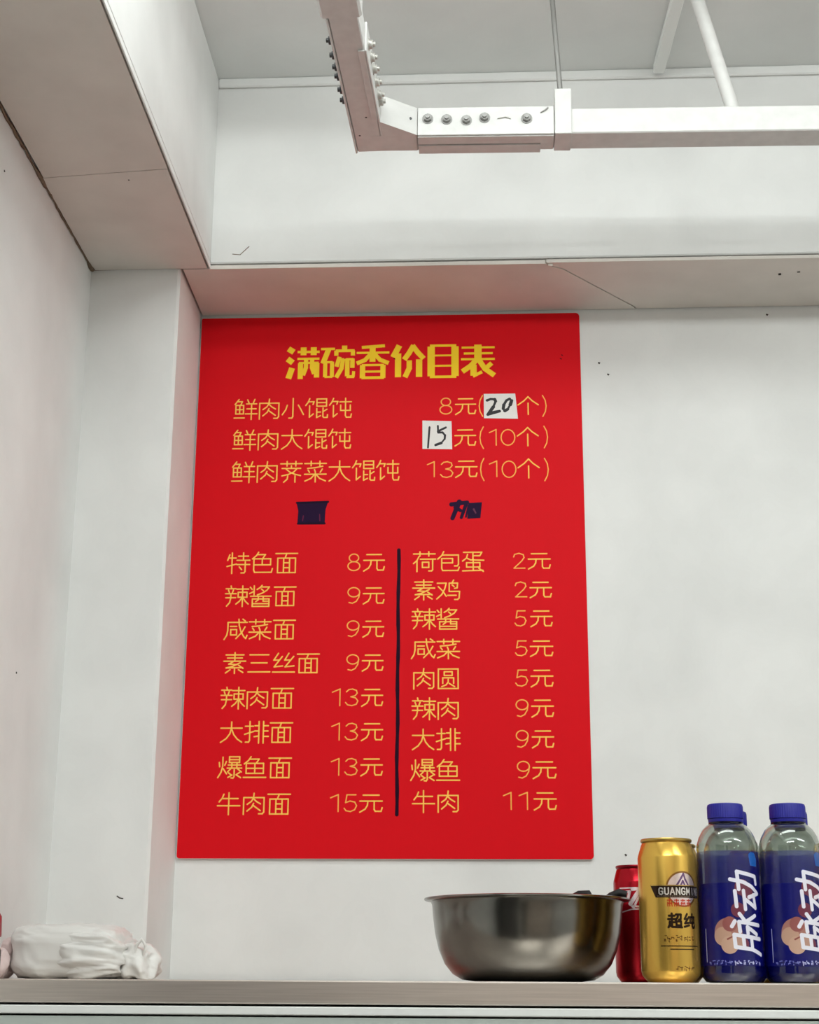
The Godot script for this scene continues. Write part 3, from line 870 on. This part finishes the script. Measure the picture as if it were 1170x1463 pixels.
func bottles() -> void:
	var r := 0.0345
	var h := 0.195
	var l0 := 0.018          # label from here
	var l1 := 0.141          # to here
	var level := 0.106       # drink stands to here
	var t := thing("drink_bottle", "", "drink bottle", Vector3(0, 0, 0), 0.0, "blue-capped drink bottles")
	var wall: Array = [Vector2(0, 0.006), Vector2(0.018, 0.004), Vector2(0.024, 0.0), Vector2(0.030, 0.0012), Vector2(0.0335, 0.006), Vector2(r - 0.0004, 0.012), Vector2(r - 0.0009, 0.0165), Vector2(r - 0.0009, 0.142), Vector2(r - 0.0003, 0.1445), Vector2(0.0338, 0.150), Vector2(0.0312, 0.158), Vector2(0.0272, 0.1655), Vector2(0.0225, 0.1705), Vector2(0.0185, 0.1728), Vector2(0.0175, 0.174), Vector2(0.0175, 0.178)]
	var shell := wall.duplicate()
	for i in wall.size():
		var q: Vector2 = wall[wall.size() - 1 - i]
		shell.append(Vector2(maxf(q.x - 0.0007, 0), q.y + (0.0007 if q.y < 0.012 else 0.0)))
	var clear := mat(Color(0.85, 0.87, 0.85, 0.0), 0.02)
	clear.refraction_enabled = true
	clear.refraction_scale = 0.05
	obj("plastic_shell", lathe(shell, 56), clear, t)
	var drink: Array = []
	for q in wall:
		if q.y < level:
			drink.append(Vector2(maxf(q.x - 0.0009, 0), maxf(q.y + 0.0009, 0)))
	drink.append(Vector2(r - 0.0018, level))
	drink.append(Vector2(r - 0.004, level - 0.0008))
	drink.append(Vector2(0, level - 0.001))
	var liquid := mat(Color(Color8(14, 18, 190), 0.5), 0.05)
	liquid.refraction_enabled = true
	liquid.refraction_scale = 0.033
	obj("drink", lathe(drink, 48), liquid, t)
	var lm := mat(Color.WHITE, 0.3)
	lm.albedo_texture = label_print(r, l1 - l0)
	lm.transparency = BaseMaterial3D.TRANSPARENCY_ALPHA
	obj("wrap_label", lathe([Vector2(r, l0), Vector2(r, l1)], 56), lm, t)
	var cap := mat(Color8(22, 22, 140), 0.45)
	obj("cap", lathe([Vector2(0.0178, 0.1785), Vector2(0.0200, 0.1785), Vector2(0.0200, 0.1915), Vector2(0.0194, 0.1942), Vector2(0.0176, 0.195), Vector2(0, 0.195)], 192, 48, 0.1765, 0.192), cap, t)
	obj("tamper_ring", lathe([Vector2(0.0177, 0.1745), Vector2(0.0192, 0.1745), Vector2(0.0195, 0.1778), Vector2(0.0177, 0.1778)], 56), cap, t)
	obj("neck_ring", lathe([Vector2(0.0176, 0.1722), Vector2(0.0195, 0.1726), Vector2(0.0195, 0.1738), Vector2(0.0176, 0.1742)], 48), clear, t)
	var spots := [
		[0.4205, 0.475, 0.0, "blue-capped drink bottle beside the front golden can, label facing out"],
		[0.4905, 0.475, 0.08, "blue-capped drink bottle in the front row, cut by the picture's edge"],
		[0.4371, 0.392, 0.9, "blue-capped drink bottle hidden behind the bottle next to the golden can"],
		[0.5080, 0.392, 0.5, "blue-capped drink bottle hidden behind the front bottle at the picture's edge"],
	]
	for i in spots.size():
		var b: Node3D = t
		if i > 0:
			b = t.duplicate()
			b.name = numbered("drink_bottle")
			add_child(b)
		b.position = Vector3(spots[i][0], SHELF, spots[i][1])
		b.rotation.y = spots[i][2]
		b.set_meta("label", spots[i][3])

# ------------------------------------------------------------------ the wrapped pack in the corner
# a soft, creased body: a rounded box pushed in and out by noise
func soft(size: Vector3, power: float, push: float, freq: float, noise_seed: int, nu := 72, nv := 40, stretch := Vector3.ONE) -> ArrayMesh:
	var n := FastNoiseLite.new()
	n.seed = noise_seed
	n.frequency = freq
	n.noise_type = FastNoiseLite.TYPE_SIMPLEX_SMOOTH
	n.fractal_type = FastNoiseLite.FRACTAL_RIDGED
	n.fractal_octaves = 3
	var st := start()
	st.set_smooth_group(2)
	var at := func(i: int, j: int) -> Vector3:
		var a := TAU * (i % nu) / nu
		var b := PI * (float(j) / nv - 0.5)
		var d := Vector3(cos(b) * cos(a), sin(b), cos(b) * sin(a))
		var e := Vector3(signf(d.x) * pow(absf(d.x), power), signf(d.y) * pow(absf(d.y), power), signf(d.z) * pow(absf(d.z), power))
		var q := e * size / 2.0
		q += d * push * n.get_noise_3d(q.x * stretch.x, q.y * stretch.y, q.z * stretch.z)
		q.y = maxf(q.y, -size.y / 2.0)
		return q
	for j in nv:
		for i in nu:
			var a: Vector3 = at.call(i, j)
			var b: Vector3 = at.call(i + 1, j)
			var c: Vector3 = at.call(i + 1, j + 1)
			var d: Vector3 = at.call(i, j + 1)
			var out := (a + b + c + d) / size
			if j > 0:
				tri(st, a, b, c, out)
			if j < nv - 1:
				tri(st, a, c, d, out)
	return finish(st)

func wrapped_pack() -> void:
	var film := mat(Color8(226, 224, 220), 0.28)
	film.backlight_enabled = true
	film.backlight = Color(0.35, 0.35, 0.35)
	var t := thing("wrapped_pack", "white pack wrapped in creased clear plastic film in the corner", "wrapped pack", Vector3(-0.335, SHELF, 0.42))
	obj("pack_body", soft(Vector3(0.128, 0.060, 0.10), 0.45, 0.0040, 16.0, 4, 110, 56, Vector3(0.8, 1.6, 1.0)), film, t, Vector3(0, 0.030, 0))
	var crease := obj("film_fold", soft(Vector3(0.078, 0.054, 0.102), 0.62, 0.0075, 22.0, 9, 120, 72, Vector3(0.35, 2.6, 0.6)), film, t, Vector3(0.030, 0.0272, 0.004))
	crease.set_meta("label", "creased band of clear film")
	obj("film_tail", soft(Vector3(0.040, 0.036, 0.05), 0.7, 0.010, 26.0, 17), film, t, Vector3(0.080, 0.018, 0.006))
	obj("film_loop", tube([Vector3(0.080, 0.020, 0.03), Vector3(0.083, 0.037, 0.034), Vector3(0.089, 0.044, 0.034), Vector3(0.094, 0.037, 0.033), Vector3(0.091, 0.026, 0.030)], [0.0012, 0.002, 0.0022, 0.0022, 0.001], 8), film, t)
	var pink := mat(Color8(222, 200, 197), 0.3)
	pink.backlight_enabled = true
	pink.backlight = Color(0.3, 0.25, 0.25)
	var b := thing("plastic_bag", "crumpled pinkish plastic bag against the side wall beside the white pack", "plastic bag", Vector3(-0.4155, SHELF, 0.455))
	obj("bag_body", soft(Vector3(0.036, 0.030, 0.070), 0.75, 0.006, 22.0, 23), pink, b, Vector3(0.0, 0.015, 0))
	obj("bag_tuft", soft(Vector3(0.020, 0.030, 0.030), 0.9, 0.006, 26.0, 29), pink, b, Vector3(0.010, 0.030, -0.022))
	var s := thing("sauce_bottle", "red-capped sauce bottle cut off at the picture's edge", "sauce bottle", Vector3(-0.4050, SHELF, 0.524))
	obj("bottle_body", lathe([Vector2(0, 0), Vector2(0.0165, 0), Vector2(0.0175, 0.002), Vector2(0.0175, 0.030), Vector2(0.012, 0.038), Vector2(0.012, 0.044), Vector2(0, 0.044)], 32), mat(Color8(60, 22, 20), 0.2), s)
	obj("bottle_cap", lathe([Vector2(0, 0.0442), Vector2(0.0162, 0.0442), Vector2(0.0166, 0.046), Vector2(0.0155, 0.066), Vector2(0.013, 0.070), Vector2(0, 0.070)], 32), mat(Color8(150, 20, 40), 0.35), s)

# ------------------------------------------------------------------ the pen strokes of each character
func glyphs() -> Dictionary:
	var g := {
		"元": [[20, 15, 80, 15], [8, 42, 92, 42], [38, 42, 36, 62, 28, 78, 8, 92], [62, 42, 62, 80, 66, 88, 88, 88, 92, 72]],
		"个": [[50, 8, 32, 28, 6, 48], [50, 8, 68, 28, 94, 48], [50, 40, 50, 95]],
		"鲜": [[22, 8, 6, 30], [14, 18, 36, 18, 30, 32], [10, 34, 42, 34, 42, 72, 10, 72, 10, 34], [26, 34, 26, 72], [10, 53, 42, 53], [4, 90, 46, 90], [58, 10, 64, 24], [88, 8, 82, 24], [54, 28, 96, 28], [56, 50, 94, 50], [50, 72, 98, 72], [75, 28, 75, 97]],
		"肉": [[10, 96, 10, 26, 90, 26, 90, 86, 84, 93, 70, 93], [50, 8, 48, 28, 40, 42, 24, 54], [48, 30, 60, 42, 76, 52], [49, 50, 42, 66, 24, 82], [47, 58, 60, 68, 76, 80]],
		"小": [[50, 6, 50, 86, 46, 93, 34, 93], [26, 36, 20, 56, 6, 78], [72, 36, 82, 54, 94, 78]],
		"馄": [[20, 8, 14, 24, 4, 38], [14, 22, 38, 22, 34, 34], [20, 40, 20, 90, 36, 76], [50, 10, 90, 10, 90, 42, 50, 42, 50, 10], [50, 26, 90, 26], [50, 52, 50, 92, 66, 84], [50, 68, 66, 68], [92, 56, 76, 66], [76, 50, 76, 88, 80, 92, 94, 92, 95, 80]],
		"饨": [[20, 8, 14, 24, 4, 38], [14, 22, 38, 22, 34, 34], [20, 40, 20, 90, 36, 76], [46, 24, 94, 24], [50, 38, 50, 62, 90, 62, 90, 38], [70, 8, 70, 84, 74, 92, 92, 92, 95, 78]],
		"大": [[8, 34, 92, 34], [50, 8, 50, 34, 44, 58, 30, 78, 8, 94], [50, 36, 60, 62, 74, 80, 92, 93]],
		"荠": [[6, 18, 94, 18], [32, 8, 32, 28], [68, 8, 68, 28], [50, 27, 50, 37], [12, 38, 88, 38], [74, 38, 60, 54, 38, 64, 12, 70], [28, 40, 44, 54, 64, 63, 88, 69], [36, 70, 34, 84, 20, 97], [66, 70, 66, 97]],
		"菜": [[6, 18, 94, 18], [32, 8, 32, 28], [68, 8, 68, 28], [80, 30, 50, 36, 18, 39], [20, 46, 26, 56], [46, 44, 50, 54], [78, 42, 70, 56], [6, 64, 94, 64], [50, 56, 50, 97], [46, 66, 32, 82, 8, 93], [54, 66, 68, 82, 92, 93]],
		"面": [[6, 12, 94, 12], [50, 12, 44, 30], [14, 32, 86, 32, 86, 94, 14, 94, 14, 32], [38, 32, 38, 94], [62, 32, 62, 94], [38, 52, 62, 52], [38, 73, 62, 73]],
		"特": [[16, 16, 8, 40], [12, 30, 42, 30], [26, 8, 26, 96], [6, 66, 44, 56], [72, 8, 72, 40], [52, 22, 92, 22], [46, 40, 98, 40], [46, 58, 98, 58], [80, 46, 80, 88, 76, 94, 64, 94], [56, 68, 66, 80]],
		"色": [[34, 6, 26, 20, 10, 34], [30, 16, 62, 16, 52, 32], [16, 34, 84, 34, 84, 60, 16, 60], [16, 34, 16, 82, 20, 92, 88, 92, 92, 76], [50, 34, 50, 60]],
		"辣": [[26, 6, 28, 16], [6, 18, 46, 18], [16, 24, 20, 36], [36, 24, 32, 36], [4, 40, 48, 40], [6, 58, 46, 58], [26, 40, 26, 60, 22, 80, 10, 95], [50, 20, 98, 20], [56, 34, 92, 34, 92, 56, 56, 56, 56, 34], [74, 6, 74, 97], [72, 58, 62, 74, 48, 86], [76, 58, 86, 74, 98, 86]],
		"酱": [[22, 6, 22, 46], [6, 12, 14, 22], [4, 40, 22, 30], [54, 4, 46, 14, 34, 22], [50, 11, 84, 11, 74, 26, 56, 38, 36, 46], [52, 20, 60, 28], [8, 52, 92, 52], [16, 64, 84, 64, 84, 97, 16, 97, 16, 64], [40, 52, 40, 68, 30, 76], [60, 52, 60, 74, 82, 74], [18, 85, 82, 85]],
		"咸": [[18, 20, 18, 56, 14, 78, 4, 96], [18, 20, 96, 20], [62, 6, 64, 34, 72, 62, 84, 84, 92, 92, 97, 78], [88, 40, 76, 64, 52, 92], [78, 6, 88, 14], [28, 38, 54, 38], [30, 52, 54, 52, 54, 76, 30, 76, 30, 52]],
		"素": [[14, 14, 86, 14], [20, 28, 80, 28], [6, 42, 94, 42], [50, 4, 50, 42], [44, 44, 26, 55, 60, 57], [72, 49, 40, 66, 16, 72, 82, 71], [66, 60, 84, 74], [50, 72, 50, 96], [32, 80, 14, 94], [66, 80, 84, 92]],
		"三": [[12, 14, 88, 14], [18, 50, 82, 50], [6, 90, 94, 90]],
		"丝": [[28, 8, 10, 38, 30, 38], [44, 22, 12, 68, 46, 64], [70, 8, 54, 38, 74, 38], [90, 22, 56, 68, 92, 64], [6, 91, 94, 91]],
		"排": [[6, 26, 38, 26], [24, 6, 24, 86, 20, 93, 8, 93], [4, 60, 40, 48], [60, 6, 60, 97], [78, 6, 78, 97], [44, 24, 60, 24], [44, 46, 60, 46], [42, 70, 60, 67], [78, 24, 97, 24], [78, 46, 96, 46], [78, 69, 98, 69]],
		"爆": [[8, 30, 10, 48], [36, 26, 30, 42], [22, 8, 22, 46, 16, 72, 4, 94], [24, 56, 38, 78], [48, 6, 88, 6, 88, 30, 48, 30, 48, 6], [48, 18, 88, 18], [44, 41, 94, 41], [58, 32, 58, 54], [78, 32, 78, 54], [40, 54, 97, 54], [54, 56, 42, 70], [80, 56, 96, 70], [68, 60, 68, 90, 64, 96, 56, 95], [46, 74, 56, 82], [44, 93, 60, 83], [90, 72, 78, 80], [76, 82, 94, 94]],
		"鱼": [[34, 6, 24, 22, 8, 36], [30, 16, 66, 16, 56, 32], [16, 34, 84, 34, 84, 76, 16, 76, 16, 34], [50, 34, 50, 76], [16, 55, 84, 55], [6, 93, 94, 93]],
		"牛": [[30, 12, 24, 28, 12, 44], [24, 30, 86, 30], [6, 60, 94, 60], [50, 6, 50, 97]],
		"荷": [[6, 16, 94, 16], [32, 6, 32, 26], [68, 6, 68, 26], [28, 28, 20, 46, 6, 60], [20, 46, 20, 97], [34, 40, 96, 40], [84, 40, 84, 88, 80, 94, 68, 94], [42, 54, 68, 54, 68, 78, 42, 78, 42, 54]],
		"包": [[30, 6, 22, 24, 6, 40], [24, 22, 90, 22, 90, 64, 86, 72, 74, 72], [22, 38, 66, 38, 66, 58, 22, 58], [22, 38, 22, 84, 26, 93, 88, 93, 93, 78]],
		"蛋": [[12, 10, 86, 10, 80, 22], [50, 10, 50, 42], [50, 26, 78, 26], [28, 20, 24, 36, 8, 50], [24, 36, 40, 45, 94, 47], [24, 58, 78, 58, 78, 78, 24, 78, 24, 58], [51, 50, 51, 94], [8, 95, 90, 93], [74, 84, 92, 98]],
		"鸡": [[6, 20, 42, 20, 36, 46, 24, 72, 4, 92], [10, 36, 28, 56, 42, 80], [72, 6, 66, 18], [54, 20, 88, 20, 86, 42, 76, 44], [54, 20, 54, 58, 96, 58, 94, 88, 88, 95, 76, 95], [66, 28, 74, 36], [48, 76, 82, 76]],
		"圆": [[10, 10, 90, 10, 90, 94, 10, 94, 10, 10], [34, 22, 66, 22, 66, 38, 34, 38, 34, 22], [28, 72, 28, 48, 72, 48, 72, 72], [50, 54, 50, 66, 42, 78, 24, 86], [54, 72, 76, 86]],
		"超": [[10, 18, 46, 18], [28, 4, 28, 40], [4, 40, 52, 40], [28, 40, 28, 86], [28, 60, 48, 60], [14, 56, 12, 78, 4, 92], [12, 78, 30, 90, 96, 92], [56, 10, 90, 10, 88, 40, 76, 44], [72, 10, 66, 30, 52, 46], [58, 54, 90, 54, 90, 80, 58, 80, 58, 54]],
		"纯": [[28, 6, 8, 38, 30, 38], [42, 26, 10, 66, 42, 62], [6, 88, 44, 78], [50, 26, 96, 26], [54, 38, 54, 62, 92, 62, 92, 38], [73, 6, 73, 84, 77, 92, 92, 92, 97, 78]],
		"脉": [[12, 8, 12, 60, 4, 96], [12, 8, 42, 8, 42, 96], [12, 34, 42, 34], [12, 60, 42, 60], [62, 4, 76, 14], [52, 26, 76, 26, 76, 96], [50, 50, 66, 50, 52, 82], [96, 30, 78, 46], [78, 46, 98, 82]],
		"动": [[6, 16, 44, 16], [2, 42, 48, 42], [28, 42, 10, 80, 42, 76], [34, 58, 46, 90], [50, 28, 94, 28, 90, 90, 72, 92], [72, 6, 70, 44, 62, 72, 48, 96]],
		"0": [oval(30, 50, 25, 42)],
		"1": [[12, 24, 32, 8, 32, 92]],
		"2": [[8, 28, 12, 14, 30, 8, 48, 16, 51, 32, 42, 50, 9, 91, 54, 91]],
		"3": [[9, 22, 18, 11, 32, 8, 47, 15, 50, 29, 42, 42, 26, 47], [26, 47, 44, 53, 53, 68, 47, 85, 30, 92, 14, 88, 6, 76]],
		"5": [[50, 9, 16, 9, 11, 48, 28, 40, 46, 45, 53, 63, 46, 83, 30, 92, 13, 88, 6, 76]],
		"8": [oval(30, 28, 19, 20), oval(30, 70, 24, 23)],
		"9": [oval(30, 33, 23, 25), [53, 34, 50, 60, 40, 82, 25, 92, 12, 88]],
		"(": [[40, 2, 22, 24, 16, 50, 22, 76, 40, 98]],
		")": [[20, 2, 38, 24, 44, 50, 38, 76, 20, 98]],
		"G": [[52, 22, 40, 8, 20, 8, 8, 24, 8, 76, 20, 92, 40, 92, 52, 80, 52, 54, 34, 54]],
		"U": [[8, 8, 8, 76, 20, 92, 40, 92, 52, 76, 52, 8]],
		"A": [[4, 94, 30, 8, 56, 94], [14, 66, 46, 66]],
		"N": [[8, 94, 8, 8, 52, 92, 52, 6]],
		"M": [[6, 94, 8, 8, 30, 66, 52, 8, 54, 94]],
		"I": [[30, 6, 30, 94]],
	}
	return g

# the heavy title face: each stroke begins with its own pen width
func title_glyphs() -> Dictionary:
	return {
		"满": [[9, 10, 10, 20, 16], [9, 8, 40, 18, 47], [9, 18, 68, 10, 92], [4, 36, 18, 98, 18], [9, 52, 8, 52, 24], [9, 82, 8, 82, 24], [3.5, 36, 38, 98, 38], [8, 44, 54, 44, 94], [8, 92, 54, 92, 90], [3.5, 40, 50, 96, 50], [6.5, 60, 40, 60, 64, 53, 84], [6.5, 78, 40, 78, 64, 84, 80]],
		"碗": [[4, 2, 10, 40, 10], [8, 22, 14, 8, 50], [6, 14, 50, 14, 90], [6, 34, 50, 34, 90], [3.5, 14, 49, 34, 49], [3.5, 14, 92, 34, 92], [8, 70, 4, 70, 12], [4.5, 46, 16, 98, 16], [6.5, 46, 18, 46, 28], [6.5, 95, 18, 95, 28], [6.5, 55, 36, 48, 60], [3.5, 52, 41, 68, 41], [6.5, 66, 42, 62, 68, 48, 92], [3.5, 76, 41, 96, 41], [6.5, 94, 42, 94, 64], [7, 79, 42, 79, 88], [4.5, 79, 92, 98, 92], [4.5, 97, 92, 98, 78]],
		"香": [[5, 20, 7, 84, 3], [3.5, 4, 23, 98, 23], [9, 50, 8, 50, 46], [6.5, 44, 27, 28, 44, 6, 53], [6.5, 56, 27, 72, 44, 95, 53], [8, 21, 62, 21, 94], [8, 81, 62, 81, 94], [3.5, 20, 59, 82, 59], [3.5, 20, 78, 82, 78], [4.5, 20, 96, 82, 96]],
		"价": [[9, 24, 6, 9, 34], [9.5, 22, 30, 22, 92], [8, 66, 6, 54, 26, 42, 42], [8, 66, 6, 80, 24, 95, 40], [8, 55, 50, 55, 70, 44, 93], [9.5, 84, 48, 84, 92]],
		"目": [[11, 16, 12, 16, 90], [11, 86, 12, 86, 90], [4, 14, 5, 88, 5], [3, 16, 34, 86, 34], [3, 16, 64, 86, 64], [4, 14, 96, 88, 96]],
		"表": [[3.5, 4, 12, 98, 12], [3.5, 10, 29, 92, 29], [3.5, 2, 46, 98, 46], [11, 50, 8, 50, 42], [8, 44, 50, 28, 66, 7, 80], [9.5, 37, 66, 37, 90], [5, 37, 95, 60, 84], [8, 54, 50, 70, 74, 95, 92], [7, 88, 60, 74, 72]],
	}
